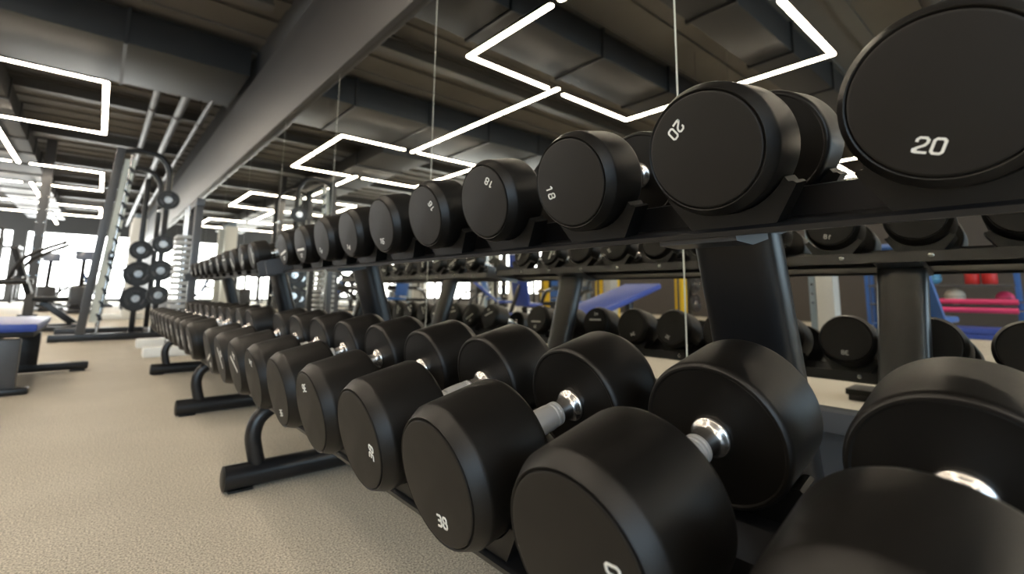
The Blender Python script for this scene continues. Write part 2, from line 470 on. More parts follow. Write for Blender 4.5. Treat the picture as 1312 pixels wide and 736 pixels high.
# ------------------------------------------------------------------ dumbbell racks
def tp(x0, z0, a, n): return (x0 + a * cT - n * sT, z0 + a * sT + n * cT)
def make_rack(label, dy, yu0, yl0):
    root = thing('dumbbell_rack', label, 'dumbbell rack', (.75, 1.1 + dy, 0), group='two-tier dumbbell racks along the mirror')
    ya, yb = -.14 + dy, 2.385 + dy
    FY, UY = (.31 + dy - (.04 if dy else 0), 1.772 + dy), (.355 + dy, 1.815 + dy)
    for tier, (x0, z0, a1, ylist) in {'upper': (UX, UZ, .245 if dy else .285, [yu0 + PITCH * i for i in range(10)]), 'lower': (LX, LZ, .345, [yl0 + PITCH * i for i in range(10)])}.items():
        # folded tray sheet: rolled front edge, upturned rear lip, down-flange
        a0 = .045; N = TRAY_N
        c = (.130 if dy else .157) if tier == 'upper' else .196
        prof = [(a0, N - .002), (a0 + .003, N), (c - .034, N), (c - .028, -.069), (c + .028, -.069), (c + .034, N), (a1 - .001, N), (a1, N - .001), (a1, N - .035), (a1 - .004, N - .035), (a1 - .004, N - .006), (c + .029, N - .006), (c + .024, -.073), (c - .024, -.073), (c - .029, N - .006), (a0 + .003, N - .006), (a0 + .001, N - .012), (a0 - .003, N - .011), (a0 - .003, N - .004)]
        mb = MB().prism(prof, ya, yb, lambda u, v, w: (tp(x0, z0, u, v)[0], w, tp(x0, z0, u, v)[1]))
        mb.build('tray', M['powder'], root)
        # saddles, a front and a rear one under every dumbbell
        Rm = .0885 if tier == 'upper' else .0935
        spots = (a0 + .004, a1 - .046)
        for yc in ylist:
            for a in spots:
                hw, tw = .098, .075
                top = []
                for q in range(25):
                    yy = -tw + 2 * tw * q / 24
                    zz = -math.sqrt(max((Rm + .0020) ** 2 - yy * yy, 0)) if abs(yy) < Rm else 0
                    top.append((yy, min(zz, N + .060)))
                poly = [(-hw + .018, N)] + [(-hw + .004 + .010, N + .052)] + top + [(hw - .014, N + .052)] + [(hw - .018, N)]
                poly = [(-.058, N), (-.088, N + .047), (-.084, N + .0505), (-.079, N + .0505)] + top + [(.079, N + .0505), (.084, N + .0505), (.088, N + .047), (.058, N)]
                MB().prism(poly, a, a + .038, lambda u, v, w: (tp(x0, z0, w, v)[0], yc + u, tp(x0, z0, w, v)[1])).build('saddle', M['plastic'], root)
            p = tp(x0, z0, a1, N - .016)
            MB().lathe([(-.003, .0), (-.003, .0075), (.004, .0075), (.0055, .005), (.0055, 0)], 12, (0, 0, 0)).build('bolt', M['zinc'], root, local=True).location = (p[0] - .75, yc - 1.1 - dy - .03, p[1])
        # end plates
        for ye in (ya - .004, yb + .004):
            e0 = -.025 if tier == 'upper' else .16
            P = [(e0, N - .006), (a1 + .006, N - .036), (a1 + .006, N + .042), (e0 + .025, N + .062 if tier == 'upper' else N + .05), (e0, N + .055 if tier == 'upper' else N + .03)]
            MB().prism(P, ye - .004, ye + .004, lambda u, v, w: (tp(x0, z0, u, v)[0], w, tp(x0, z0, u, v)[1])).build('end_plate', M['gframe'], root)
        # flat cross arms that carry the tray on the uprights
        for yu in UY:
            if tier == 'upper':
                P = [(.058, N - .008), (a1 - .008, N - .008), (a1 - .008, N - .034), (.110, N - .034), (.058, N - .020)]
                MB().prism(P, yu - .060, yu + .060, lambda u, v, w: (tp(x0, z0, u, v)[0], w, tp(x0, z0, u, v)[1])).build('tray_bracket', M['gframe'], root)
            else:
                P = [(.12, N - .008), (a1 + .10, N - .008), (a1 + .10, N - .05), (.12, N - .034)]
                MB().prism(P, yu - .045, yu + .045, lambda u, v, w: (tp(x0, z0, u, v)[0], w, tp(x0, z0, u, v)[1])).build('tray_bracket', M['gframe'], root)
    for f, u in zip(FY, UY):
        # foot tube along the floor
        mb = MB().tube([(.352, f, .041), (1.12, f, .041)], .0375, 28)
        mb.build('foot_bar', M['powder'], root)
        MB().lathe([(0, 0), (0, .030), (.003, .036), (.004, .0362), (.005, 0)], 28, (.349, f, .041)).build('end_cap', M['plastic'], root)
        MB().box((.40, f, .0035), (.07, .05, .007), bev=.002).build('rubber_pad', M['plastic'], root)
        # curved front leg
        MB().tube([(.449, f, .060), (.436, f, .11), (.428, f, .16), (.440, f, .208), (.474, f, .238), (.520, f, .258), (.56, f, .282)], .0245, 18, smooth_n=5).build('front_leg', M['powder'], root)
        # leaning oval upright
        pts = [(1.000, u, .04), (.905, u, .37), (.800, u, .722)]
        d = Vector(pts[2]) - Vector(pts[0])
        mb = MB()
        ring = []
        seg = 32
        for (px, py, pz) in (pts[0], pts[2]):
            rr = []
            for k in range(seg):
                t = 2 * PI * k / seg
                cxv = math.copysign(abs(math.cos(t)) ** .62, math.cos(t)) * .042; cyv = math.copysign(abs(math.sin(t)) ** .62, math.sin(t)) * .066
                rr.append(mb.bm.verts.new((px + cxv, py + cyv, pz)))
            ring.append(rr)
        for k in range(seg): mb.bm.faces.new((ring[0][k], ring[0][(k + 1) % seg], ring[1][(k + 1) % seg], ring[1][k]))
        mb.bm.faces.new(ring[0]); mb.bm.faces.new(ring[1])
        mb.build('upright', M['powder'], root)
    return root
make_rack('black two-tier dumbbell rack nearest the camera, beside the mirror', 0, .0602, .0792)
make_rack('black two-tier dumbbell rack farther away, behind the near rack\'s end', 2.68, .0602 + 2.35 + .3112, .0792 + 2.35 + .2571)

# ------------------------------------------------------------------ light strips: a chain of rectangles joined by straight links
ZL = 3.33
def capsule(mb, pts, w, z0, z1):
    n = 10
    for a, b in zip(pts, pts[1:]):
        a = Vector(a); b = Vector(b); d = (b - a).normalized(); nn = Vector((-d.y, d.x))
        poly = []
        for k in range(n + 1):
            t = -PI / 2 + PI * k / n
            q = b + (d * math.cos(t) + nn * math.sin(t)) * w / 2; poly.append((q.x, q.y))
        for k in range(n + 1):
            t = PI / 2 + PI * k / n
            q = a + (d * math.cos(t) + nn * math.sin(t)) * w / 2; poly.append((q.x, q.y))
        mb.prism(poly, z0, z1, lambda u, v, w_: (u, v, w_))
BEAMS = [-3.2, .6, 5.6, 10.6, 13.6, 16.6, 19.6, 22.6, 25.6, 28.2]
DUCTS = [((-10.8, 1.35), (7.1, 8.7), 3.57), ((-10.8, 1.35), (3.55, 4.35), 3.58), ((-10.8, 1.35), (1.9, 2.4), 3.54), ((-2.4, -1.28), (8.6, 27.), 3.43)]
def hang_top(x, y):
    z = ZC - .06
    for (xa, xb), (ya, yb), zb in DUCTS:
        if xa - .04 < x < xb + .04 and ya - .04 < y < yb + .04: z = min(z, zb - .03)
    for b in BEAMS:
        if abs(y - b) < .10: z = min(z, 3.785)
    return z
def light(pts, label):
    c = pts[len(pts) // 2]
    t = thing('ceiling_light', label, 'light', (c[0], c[1], ZL), group='light strips hung from the ceiling')
    mb = MB(); capsule(mb, pts, .060, ZL - .011, ZL); mb.build('diffuser', M['strip'], t)
    mb = MB(); capsule(mb, pts, .066, ZL, ZL + .030); mb.build('housing', M['housing'], t)
    for q in (pts[0], pts[-1]):
        d = (Vector(pts[1]) - Vector(pts[0])).normalized() * .15 if q is pts[0] else (Vector(pts[-2]) - Vector(pts[-1])).normalized() * .15
        MB().tube([(q[0] + d.x, q[1] + d.y, ZL + .029), (q[0] + d.x, q[1] + d.y, hang_top(q[0] + d.x, q[1] + d.y))], .0025, 6).build('suspension_cable', M['pipe'], t)
NM = ['loop behind the camera', 'loop nearest the camera', 'second loop down the room', 'third loop down the room', 'fourth loop down the room']
for ch, (xo, yo, nm) in enumerate([(0, 0, 'main chain'), (-6.6, 1.4, 'chain by the left wall')]):
    for li in range(5):
        yb = 1.48 + 6.57 * (li - 1) + yo
        if yb + 2.78 > Y1 - .3 or yb < Y0 + .3: continue
        xa, xb, xc = -.17 + xo, -3.17 + xo, -1.56 + xo
        ye = yb + 2.78; ym = yb + 1.40; g = .07
        w = NM[li]
        light([(xc + .20, yb), (xa, yb), (xa, ym - g)], 'light strip, near right corner, %s, %s' % (w, nm))
        light([(xa, ym + g), (xa, ye), (xc + .13, ye)], 'light strip, far right corner, %s, %s' % (w, nm))
        light([(xc - .13, yb), (xb, yb), (xb, ym - g)], 'light strip, near left corner, %s, %s' % (w, nm))
        light([(xb, ym + g), (xb, ye), (xc - .20, ye)], 'light strip, far left corner, %s, %s' % (w, nm))
        light([(xc, ye - .07), (xc, min(yb + 6.57 + .03, Y1 - .3))], 'straight link strip after the %s, %s' % (w, nm))

# ------------------------------------------------------------------ ducts, pipes and steel under the roof
def duct(label, a, b, w, h, zc, mat='duct', seams=6):
    t = thing('air_duct', label, 'duct', (*[(p + q) / 2 for p, q in zip(a, b)], zc))
    A = Vector((*a, zc)); B = Vector((*b, zc))
    MB().bar(A, B, w, h, .012).build('casing', M[mat], t)
    for i in range(1, seams):
        p = A.lerp(B, i / seams); d = (B - A).normalized() * .02
        MB().bar(p - d, p + d, w + .05, h + .05).build('flange', M[mat], t)
duct('large square duct crossing the ceiling beyond the first visible light loop', (-10.8, 7.9), (1.32, 7.9), 1.5, .42, 3.78, seams=9)
duct('wide flat duct crossing the ceiling above the near rack\'s far half', (-10.8, 3.95), (1.32, 3.95), .8, .36, 3.76, 'ductdark', 8)
duct('narrow duct crossing the ceiling above the thick near upright', (-10.8, 2.15), (1.32, 2.15), .5, .36, 3.72, 'ductdark', 8)
duct('long duct running away down the room left of the pipes', (-1.84, 8.8), (-1.84, 27.), 1.1, .30, 3.58, seams=14)
for i, (x, z, r, l) in enumerate([(.42, 3.72, .055, 'grey ceiling pipe farthest from the mirror wall'), (.78, 3.66, .065, 'thick grey ceiling pipe, middle of the three by the mirror wall'), (1.10, 3.60, .040, 'thin grey ceiling pipe closest to the mirror wall')]):
    t = thing('ceiling_pipe', l, 'pipe', (x, 18, z), group='pipes under the ceiling by the mirror wall')
    MB().tube([(x, 8.5, z), (x, 29.5, z)], r, 14).build('pipe_run', M['pipe'], t)
    for y in range(10, 29, 3): MB().tube([(x, y - .03, z), (x, y + .03, z)], r + .014, 14).box((x, y, (z + ZC) / 2), (.02, .02, ZC - z)).build('pipe_clamp', M['steel'], t)
for i, y in enumerate(BEAMS):
    w = 'steel roof beam crossing the ceiling, %s from the camera end' % (ORD[i])
    t = thing('roof_beam', w, 'beam', (-4.8, y, 3.9), group='steel roof beams')
    mb = MB().box((-4.8, y, 3.985), (12., .16, .025)).box((-4.8, y, 3.80), (12., .16, .025)).box((-4.8, y, 3.89), (12., .02, .17))
    mb.build('i_section', M['steel'], t)

# ------------------------------------------------------------------ left foreground: flat bench with blue pad
def pad(name, mat, parent, c, d, rot=None, bev=.022):
    mb = MB(); mb.box(c, d, rot, bev); return mb.build(name, M[mat], parent, ang=50)
def flat_bench(label, x, y0, y1, w=.46):
    t = thing('weight_bench', label, 'bench', (x, (y0 + y1) / 2, 0), group='blue weight benches')
    pad('seat_pad', 'blue', t, (x, (y0 + y1) / 2, .388), (w, y1 - y0, .05), bev=.018)
    pad('pad_base', 'plastic', t, (x, (y0 + y1) / 2, .348), (w - .03, y1 - y0 - .03, .032), bev=.008)
    MB().box((x, (y0 + y1) / 2, .308), (.07, y1 - y0 - .15, .055), bev=.008).build('spine', M['gframe'], t)
    MB().box((x + .08, y0 + .07, .18), (.17, .07, .285), bev=.012).build('front_leg', M['gframe'], t)
    MB().box((x + .075, y0 + .07, .020), (.30, .10, .040), bev=.016).build('foot', M['powder'], t)
    MB().box((x + .03, y0 + .032, .20), (.075, .004, .105)).build('sticker', M['sticker'], t)
    MB().box((x + .03, y0 + .0295, .242), (.075, .002, .014)).build('sticker_stripe', M['redink'], t)
    MB().box((x + .14, y1 - .12, .17), (.11, .06, .26), bev=.008).build('rear_leg', M['powder'], t)
    MB().box((x + .08, y1 - .12, .042), (.80, .075, .058), bev=.016).build('foot_bar', M['powder'], t)
    MB().box((x + .42, y1 - .12, .007), (.09, .07, .014), bev=.004).build('rubber_pad', M['plastic'], t)
    return t
flat_bench('low flat bench with glossy blue pad at the photo\'s left edge', -.475, 4.04, 5.12)

# ------------------------------------------------------------------ gym machines
def weight_plate(label, x, y, z, r, th=.035, group='plates hung on the smith machine', axis='Y', mat='iron'):
    o = thing('weight_plate', label, 'weight plate', (x, y, z), group=group)
    if axis == 'X': o.rotation_euler = (0, 0, PI / 2)
    MB().lathe([(-th / 2, .022), (-th / 2, r * .34), (-th * .3, r * .38), (-th * .3, r * .78), (-th / 2, r * .84), (-th / 2, r * .97), (-th * .35, r), (th * .35, r), (th / 2, r * .97), (th / 2, r * .84), (th * .3, r * .78), (th * .3, r * .38), (th / 2, r * .34), (th / 2, .022), (-th / 2, .022)], 40, (0, 0, 0), 'Y').build('disc', M[mat], o, local=True)
    MB().lathe([(-th / 2 - .004, .022), (-th / 2 - .004, .045), (th / 2 + .004, .045), (th / 2 + .004, .022), (-th / 2 - .004, .022)], 24, (0, 0, 0), 'Y').build('hub', M['chrome'], o, local=True)
    for k in range(3):
        a = R_(90 + 120 * k)
        mb = MB().tube([(math.cos(a + s) * r * .60, -th * .36, math.sin(a + s) * r * .60) for s in (-.42, -.2, 0, .2, .42)], r * .10, 8, smooth_n=2)
        mb.build('grip_slot', M['gframe'], o, local=True)
    return o

def smith(label, x, y, group=None, plates=True):
    """slanted twin-column machine; columns stand at x, back posts at x+.75"""
    t = thing('smith_machine', label, 'gym machine', (x, y, 0), group=group)
    for k, yy in enumerate((y, y + 1.15)):
        MB().bar((x - .27, yy, .045), (x + .83, yy, .045), .08, .08, .01).build('base_bar', M['powder'], t)
        MB().box((x - .22, yy, .004), (.09, .09, .008), bev=.002).build('rubber_foot', M['plastic'], t)
        MB().bar((x, yy, .08), (x + .175, yy, 2.40), .13, .085, .01, up=(1, 0, 0)).build('slanted_column', M['gframe'], t)
        # dark hooks on a milky guard plate
        ax = Vector((.175, 0, 2.32)).normalized()
        n = 13
        q = lambda u, v, w: (x + .055 + ax.x * (u + .14) + v, w, .08 + ax.z * (u + .14))
        MB().prism([(0, 0), (0, .115), (2.06, .115), (2.06, 0)], yy - .006, yy + .006, q).build('guard_plate', M['hook'], t)
        for i in range(n):
            s0 = .02 + 2.02 * i / n
            MB().prism([(s0, .085), (s0 + .03, .080), (s0 + .075, .050), (s0 + .085, .062), (s0 + .06, .105), (s0 + .02, .122), (s0, .122)], yy - .022, yy - .007, q).build('hook', M['powder'], t)
        MB().tube([(x + .165, yy, 2.36), (x + .36, yy, 2.40), (x + .55, yy, 2.38), (x + .66, yy, 2.27), (x + .70, yy, 2.10), (x + .70, yy, 1.6)], .035, 14, smooth_n=5).build('top_arm', M['powder'], t)
        MB().bar((x + .70, yy, .08), (x + .70, yy, 1.62), .075, .06, .008, up=(1, 0, 0)).build('back_post', M['powder'], t)
        MB().tube([(x + .15, yy, .10), (x + .29, yy, 2.34)], .017, 12).build('guide_rod', M['chrome'], t)
        MB().box((x + .205, yy, 1.02), (.07, .09, .10), bev=.01).build('bar_carriage', M['powder'], t)
        for z in (.55, .86, 1.20, 1.78):
            MB().tube([(x + .70, yy - .02, z), (x + .70, yy - .22, z)], .020, 10).build('plate_peg', M['chrome'], t)
    MB().tube([(x + .205, y - .28, 1.02), (x + .205, y + 1.43, 1.02)], .016, 12).build('barbell', M['chrome'], t)
    MB().bar((x + .70, y, .05), (x + .70, y + 1.15, .05), .08, .06, .008).build('rear_beam', M['powder'], t)
    MB().bar((x + .17, y, 2.38), (x + .17, y + 1.15, 2.38), .08, .06, .008).build('top_beam', M['powder'], t)
    return t
smith('slanted black smith machine with white toothed hook plates on the left', -.11, 7.72)
def plate_tree(label, x, y, group=None):
    t = thing('plate_tree', label, 'plate rack', (x, y, 0), group=group)
    MB().bar((x, y, .03), (x, y, 2.1), .06, .06, .008).build('post', M['powder'], t)
    MB().bar((x - .16, y, .03), (x + .16, y, .03), .07, .05, .008).build('base', M['powder'], t)
    MB().bar((x, y - .22, .03), (x, y + .22, .03), .07, .05, .008).build('base', M['powder'], t)
    for z in (1.13, .82, .50):
        MB().tube([(x, y - .02, z), (x, y - .20, z)], .019, 10).build('peg', M['chrome'], t)
    return t
plate_tree('plate tree post standing inside the slanted smith machine', .385, 8.02)
for (x, z, r, l) in [(.385, 1.13, .125, 'round black plate, topmost on the plate tree inside the smith machine'),
                     (.385, .82, .162, 'round black plate, middle one on the plate tree in the smith machine'),
                     (.385, .50, .162, 'round black plate, lowest on the plate tree in the smith machine')]:
    weight_plate(l, x, 7.90, z, r, group='plates on the plate tree')
for (z, r, l) in [(1.78, .125, 'round black plate hanging highest on the smith machine back post'), (1.20, .12, 'black plate at chest height on the smith machine back post'),
                  (.86, .135, 'black plate at hip height on the smith machine back post'), (.55, .12, 'black plate lowest on the smith machine back post')]:
    weight_plate(l, .59, 7.57, z, r)

# square structural column with bolted plates and long pad-black machine frames behind
def column(label, x, y, mat='gframe', w=.17):
    t = thing('support_column', label, 'column', (x, y, 0))
    MB().box((x, y, ZC / 2), (w, w, ZC), bev=.008).build('shaft', M[mat], t)
    mb = MB()
    MB().box((x, y, .02), (w + .14, w + .14, .04), bev=.006).build('base_plate', M['powder'], t)
    for i in range(7):
        z = .9 + .30 * i
        for s in (-1, 1):
            mb.tube([(x + s * w * .36, y - w / 2 - .012, z), (x + s * w * .36, y - w / 2 + .004, z)], .012, 8)
    mb.build('bolt_row', M['zinc'], t)
    return t
column('grey steel column with bolts in front of the far windows', -1.12, 15.2)
column('pale column in the left half of the gym', -5.2, 9.1, 'white', .30)
column('grey column far down the room by the windows', -5.2, 22., 'gframe', .25)

def cardio(label, x, y, rz=0., group='cardio machines by the windows'):
    t = thing('cross_trainer', label, 'gym machine', (x, y, 0), (0, 0, rz), group)
    MB().box((0, 0, .06), (.55, 1.5, .10), bev=.03).build('base', M['powder'], t, local=True)
    MB().box((0, .55, .38), (.42, .45, .60), bev=.08).build('flywheel_cover', M['gframe'], t, local=True)
    MB().bar((0, .45, .6), (0, .30, 1.42), .09, .07, .01).build('mast', M['powder'], t, local=True)
    MB().box((0, .27, 1.48), (.38, .06, .26), Matrix.Rotation(R_(-20), 3, 'X'), bev=.02).build('console', M['screen'], t, local=True)
    for s in (-1, 1):
        MB().tube([(s * .26, .48, .35), (s * .27, .20, .90), (s * .24, .10, 1.35), (s * .23, .0, 1.55)], .019, 10, smooth_n=4).build('arm_lever', M['powder'], t, local=True)
        MB().box((s * .14, -.30, .20), (.16, .42, .05), bev=.015).build('pedal', M['plastic'], t, local=True)
    return t
for i, (x, y, rz, l) in enumerate([(-1.0, 18.4, .2, 'cross trainer with console just left of the slanted smith machine'), (-2.35, 17.4, -.3, 'cross trainer at the far left edge against bright windows'),
                                   (-.3, 16.6, .1, 'cross trainer behind the smith machine near the far windows'), (-3.6, 18.5, 0., 'cross trainer standing farther left by the windows'),
                                   (-6.2, 20.4, .3, 'cross trainer next to the left wall windows'), (-8.2, 21.5, .3, 'cross trainer in the far left corner row'), (-8.4, 24.5, .3, 'cross trainer closest to the far left corner')]):
    cardio(l, x, y, rz)

def leg_press(label, x, y, rz=0., group='black leverage machines', padm='navy'):
    t = thing('leverage_machine', label, 'gym machine', (x, y, 0), (0, 0, rz), group)
    for s in (-1, 1):
        MB().bar((s * .38, -.85, .045), (s * .38, .85, .045), .09, .07, .01).build('base_rail', M['powder'], t, local=True)
        MB().tube([(s * .38, .72, .06), (s * .40, .60, .42), (s * .40, .30, .66), (s * .40, -.2, .72)], .040, 12, smooth_n=5).build('curved_frame', M['powder'], t, local=True)
        MB().tube([(s * .40, .28, .68), (s * .62, .28, .68)], .024, 10).build('plate_horn', M['chrome'], t, local=True)
        MB().tube([(s * .40, .0, .72), (s * .42, -.15, 1.05), (s * .34, -.55, 1.30)], .026, 10, smooth_n=4).build('lever_arm', M['powder'], t, local=True)
    MB().bar((-.40, .60, .42), (.40, .60, .42), .08, .08, .01).build('cross_beam', M['powder'], t, local=True)
    MB().bar((-.40, -.75, .08), (.40, -.75, .08), .08, .06, .01).build('cross_beam', M['powder'], t, local=True)
    MB().bar((-.40, -.10, .74), (.40, -.10, .74), .09, .09, .01).build('cross_beam', M['powder'], t, local=True)
    MB().bar((0, -.75, .08), (0, -.35, .42), .09, .09, .01).build('seat_post', M['powder'], t, local=True)
    pad('seat_pad', padm, t, (0, -.45, .46), (.36, .40, .07)) if False else MB().box((0, -.45, .46), (.36, .40, .07), bev=.025).build('seat_pad', M[padm], t, local=True, ang=50)
    MB().box((0, -.10, .86), (.34, .07, .70), Matrix.Rotation(R_(-18), 3, 'X'), bev=.025).build('back_pad', M[padm], t, local=True, ang=50)
    return t
for (x, y, rz, l, pm) in [(-.95, 9.9, 1.57, 'black leverage machine behind the slanted smith machine, low beam showing', 'plastic'),
                      (-4.4, 6.6, .5, 'blue-padded leverage machine in the middle of the left half', 'navy'),
                      (-6.6, 12.4, -.4, 'blue-padded leverage machine beside the white columns', 'navy'),
                      (-3.4, 11.6, .9, 'blue-padded leverage machine between column and smith machine row', 'navy')]:
    leg_press(l, x, y, rz, padm=pm)

def cable_machine(label, x, y, rz=0., group='cable weight-stack machines', wmat='lgrey'):
    t = thing('cable_machine', label, 'gym machine', (x, y, 0), (0, 0, rz), group)
    for s in (-1, 1):
        MB().box((s * .42, 0, 1.08), (.20, .24, 2.06), bev=.012).build('stack_shroud', M[wmat], t, local=True)
        MB().bar((s * .42, -.28, .04), (s * .42, .55, .04), .12, .08, .012).build('foot', M['white'], t, local=True)
        MB().box((s * .24, .05, 1.08), (.075, .075, 2.10), bev=.008).build('upright', M['bluegrey'], t, local=True)
        mb = MB()
        for k in range(10): mb.tube([(s * .24, -.0 + .01, .55 + .12 * k), (s * .24, .10, .55 + .12 * k)], .016, 8)
        mb.build('hole_row', M['zinc'], t, local=True)
        for k in range(9): MB().box((s * .42, .135, .22 + .052 * k), (.16, .03, .044), bev=.004).build('stack_plate', M['iron'], t, local=True)
        MB().tube([(s * .24, .09, .5), (s * .24, .09, 2.05)], .005, 6).build('cable', M['iron'], t, local=True)
    MB().bar((-.50, .02, 2.16), (.50, .02, 2.16), .12, .10, .012).build('top_beam', M['bluegrey'], t, local=True)
    MB().bar((-.24, .14, 1.02), (.24, .30, 1.02), .05, .05, .008).build('handle_bar', M['powder'], t, local=True)
    return t

t = thing('cable_machine', 'narrow white-footed cable machine standing past the end of the far rack', 'gym machine', (.75, 6.1, 0), group='cable weight-stack machines')
for yy in (5.66, 6.60): MB().box((.80, yy, .045), (.86, .20, .09), bev=.015).build('foot', M['white'], t)
MB().box((.66, 6.13, .06), (.10, .78, .05), bev=.008).build('cross_beam', M['powder'], t)
for yy in (5.80, 6.45): MB().box((.72, yy, .78), (.07, .07, 1.42), bev=.01).build('upright', M['gframe'], t)
MB().box((.72, 6.12, 1.52), (.08, .75, .08), bev=.01).build('top_beam', M['gframe'], t)
for k in range(18): MB().box((.66, 6.12, .15 + .060 * k), (.17, .30, .036), bev=.005).build('stack_plate', M['lgrey'], t)
for yy in (6.02, 6.22): MB().tube([(.66, yy, .10), (.66, yy, 1.50)], .010, 8).build('guide_rod', M['chrome'], t)
cable_machine('grey cable machine opposite the near rack, seen in the mirror', -4.3, 2.45, PI / 2)
cable_machine('grey cable machine by the pale column, seen in the mirror', -5.6, 6.9, PI / 2)
cable_machine('grey cable machine farther along the left half', -5.0, 14.2, PI / 2)
cable_machine('white cable machine at the far end beside the mirror', .55, 13.2, PI / 2, wmat='white')

def incline_bench(label, x, y, rz, mat='blue', ang=32, group='blue adjustable benches', z=.44):
    t = thing('adjustable_bench', label, 'bench', (x, y, 0), (0, 0, rz), group)
    a = R_(ang); L = .84
    MB().box((-.22, 0, z), (.40, .30, .055), bev=.02).build('seat_pad', M[mat], t, local=True, ang=50)
    MB().box((L / 2 * math.cos(a), 0, z + L / 2 * math.sin(a)), (L, .30, .060), Matrix.Rotation(-a, 3, 'Y'), bev=.02).build('back_pad', M[mat], t, local=True, ang=50)
    MB().bar((-.52, 0, .10), (.70, 0, .10), .07, .08, .01).build('base_beam', M['powder'], t, local=True)
    MB().bar((-.50, -.27, .03), (-.50, .27, .03), .07, .06, .01).build('foot', M['powder'], t, local=True)
    MB().bar((.70, -.32, .03), (.70, .32, .03), .07, .06, .01).build('foot', M['powder'], t, local=True)
    MB().bar((-.16, 0, .12), (-.06, 0, z - .04), .07, .07, .01).build('post', M['powder'], t, local=True)
    MB().bar((.45, 0, .12), (.38 * math.cos(a), 0, z + .38 * math.sin(a) - .05), .05, .05, .008).build('strut', M['powder'], t, local=True)
    return t
incline_bench('blue adjustable bench raised low, opposite the near rack', .80, 1.885, PI) if False else None
t = thing('sit_up_bench', 'wide blue sloping bench pad in the aisle, mirrored above the lower dumbbells', 'bench', (-1.13, 3.13, 0), group='blue adjustable benches')
MB().box((-1.13, 3.13, .535), (1.46, .47, .06), Matrix.Rotation(math.atan2(.38, 1.40), 3, 'Y'), bev=.02).build('back_pad', M['blue'], t, ang=50)
MB().bar((-.70, 3.13, .10), (-1.75, 3.13, .10), .08, .08, .01).build('base_beam', M['powder'], t)
MB().bar((-.72, 2.90, .03), (-.72, 3.36, .03), .07, .06, .01).build('foot', M['powder'], t)
MB().bar((-1.72, 2.86, .03), (-1.72, 3.40, .03), .07, .06, .01).build('foot', M['powder'], t)
MB().bar((-1.62, 3.13, .12), (-1.55, 3.13, .62), .07, .07, .01).build('post', M['powder'], t)
MB().bar((-.80, 3.13, .12), (-.78, 3.13, .41), .07, .07, .01).build('post', M['powder'], t)
incline_bench('blue adjustable bench with steep back, mirrored beside the thick near upright', -2.75, .86, R_(5), 'navy', 48)
incline_bench('blue adjustable bench with near vertical back, mirrored under the rack ends', -2.5, 5.9, R_(-15), 'blue', 78)
incline_bench('blue adjustable bench by the pale column, mirrored between the racks', -4.0, 8.4, R_(40), 'blue', 40)

t = thing('low_step', 'low black step on the floor behind the camera, mirrored under the lower tray', 'step', (-.80, .86, 0))
MB().box((-.85, .88, .052), (.22, .16, .036), bev=.006).build('top_board', M['plastic'], t)
for dx in (-.08, .08): MB().box((-.85 + dx, .88, .018), (.03, .14, .036), bev=.004).build('leg', M['powder'], t)
# yellow pads
for i, (x, y, l) in enumerate([(-6.6, 7.55, 'tall yellow pad column, left one of the pair seen in the mirror'), (-6.6, 7.15, 'tall yellow pad column, right one of the pair seen in the mirror'),
                               (-7.2, 5.75, 'single yellow pad column farther right in the mirror'), (-6.4, 9.3, 'yellow pad column next to the white column in the mirror'), (-4.9, 17.6, 'yellow pad column far down the left half')]):
    t = thing('padded_column', l, 'padded column', (x, y, 0), group='yellow padded columns')
    MB().box((x, y, .80), (.20, .20, 1.56), bev=.03).build('pad', M['yellow'], t, ang=50)
    MB().box((x + .08, y, .80), (.07, .05, 1.55), bev=.006).build('zip_strip', M['gframe'], t)
    MB().box((x, y, .012), (.36, .36, .024), bev=.006).build('base', M['powder'], t)

# storage shelf with bags and balls against the left wall
def storage_rack(label, x, y0, y1):
    t = thing('storage_shelf', label, 'shelf', (x, (y0 + y1) / 2, 0), group='accessory shelves')
    for yy in (y0, y1):
        for xx in (x - .2, x + .2): MB().box((xx, yy, .85), (.06, .06, 1.7), bev=.006).build('post', M['navy'], t)
    for z in (.12, .50, .86, 1.3): MB().box((x, (y0 + y1) / 2, z), (.46, y1 - y0, .035), bev=.006).build('shelf_board', M['gframe' if z > .2 else 'navy'], t)
    return t
storage_rack('blue accessory shelf holding red rolls and balls, right part of the mirror', -8.9, .55, 2.6)
def roll(label, x, y, z, r, L, mat, group):
    o = thing('foam_roll', label, 'foam roll', (x, y, z), group=group)
    MB().lathe([(0, 0), (0, r * .9), (.015, r), (L - .015, r), (L, r * .9), (L, 0)], 28, (0, 0, 0), 'Z').build('body', M[mat], o, local=True)
    MB().lathe([(-.003, 0), (-.003, r * .35), (L + .003, r * .35), (L + .003, 0)], 20, (0, 0, 0), 'Z').build('core', M['iron'], o, local=True)
def ball(label, x, y, z, r, mat):
    o = thing('medicine_ball', label, 'ball', (x, y, z - r), group='balls on the accessory shelf')
    n = 14
    MB().lathe([(-r * math.cos(PI * i / n), r * math.sin(PI * i / n)) for i in range(n + 1)], 32, (0, 0, r), 'Z').build('skin', M[mat], o, local=True, ang=180)
    MB().lathe([(-.004, r * .995), (-.004, r * 1.006), (.004, r * 1.006), (.004, r * .995), (-.004, r * .995)], 32, (0, 0, r), 'Z').build('seam', M['iron'], o, local=True)
roll('red roll standing on the accessory shelf, left one', -8.9, 1.10, .883, .10, .30, 'red', 'red rolls')
roll('red roll standing on the accessory shelf, right one', -8.9, .88, .883, .10, .30, 'red', 'red rolls')
ball('large cream ball on the middle board of the accessory shelf', -8.9, 1.35, .665, .145, 'cream')
ball('light blue ball on the upper board of the accessory shelf', -8.9, 1.62, 1.0, .12, 'sky')
ball('pink ball at the right end of the accessory shelf', -8.9, .72, .64, .12, 'pink')
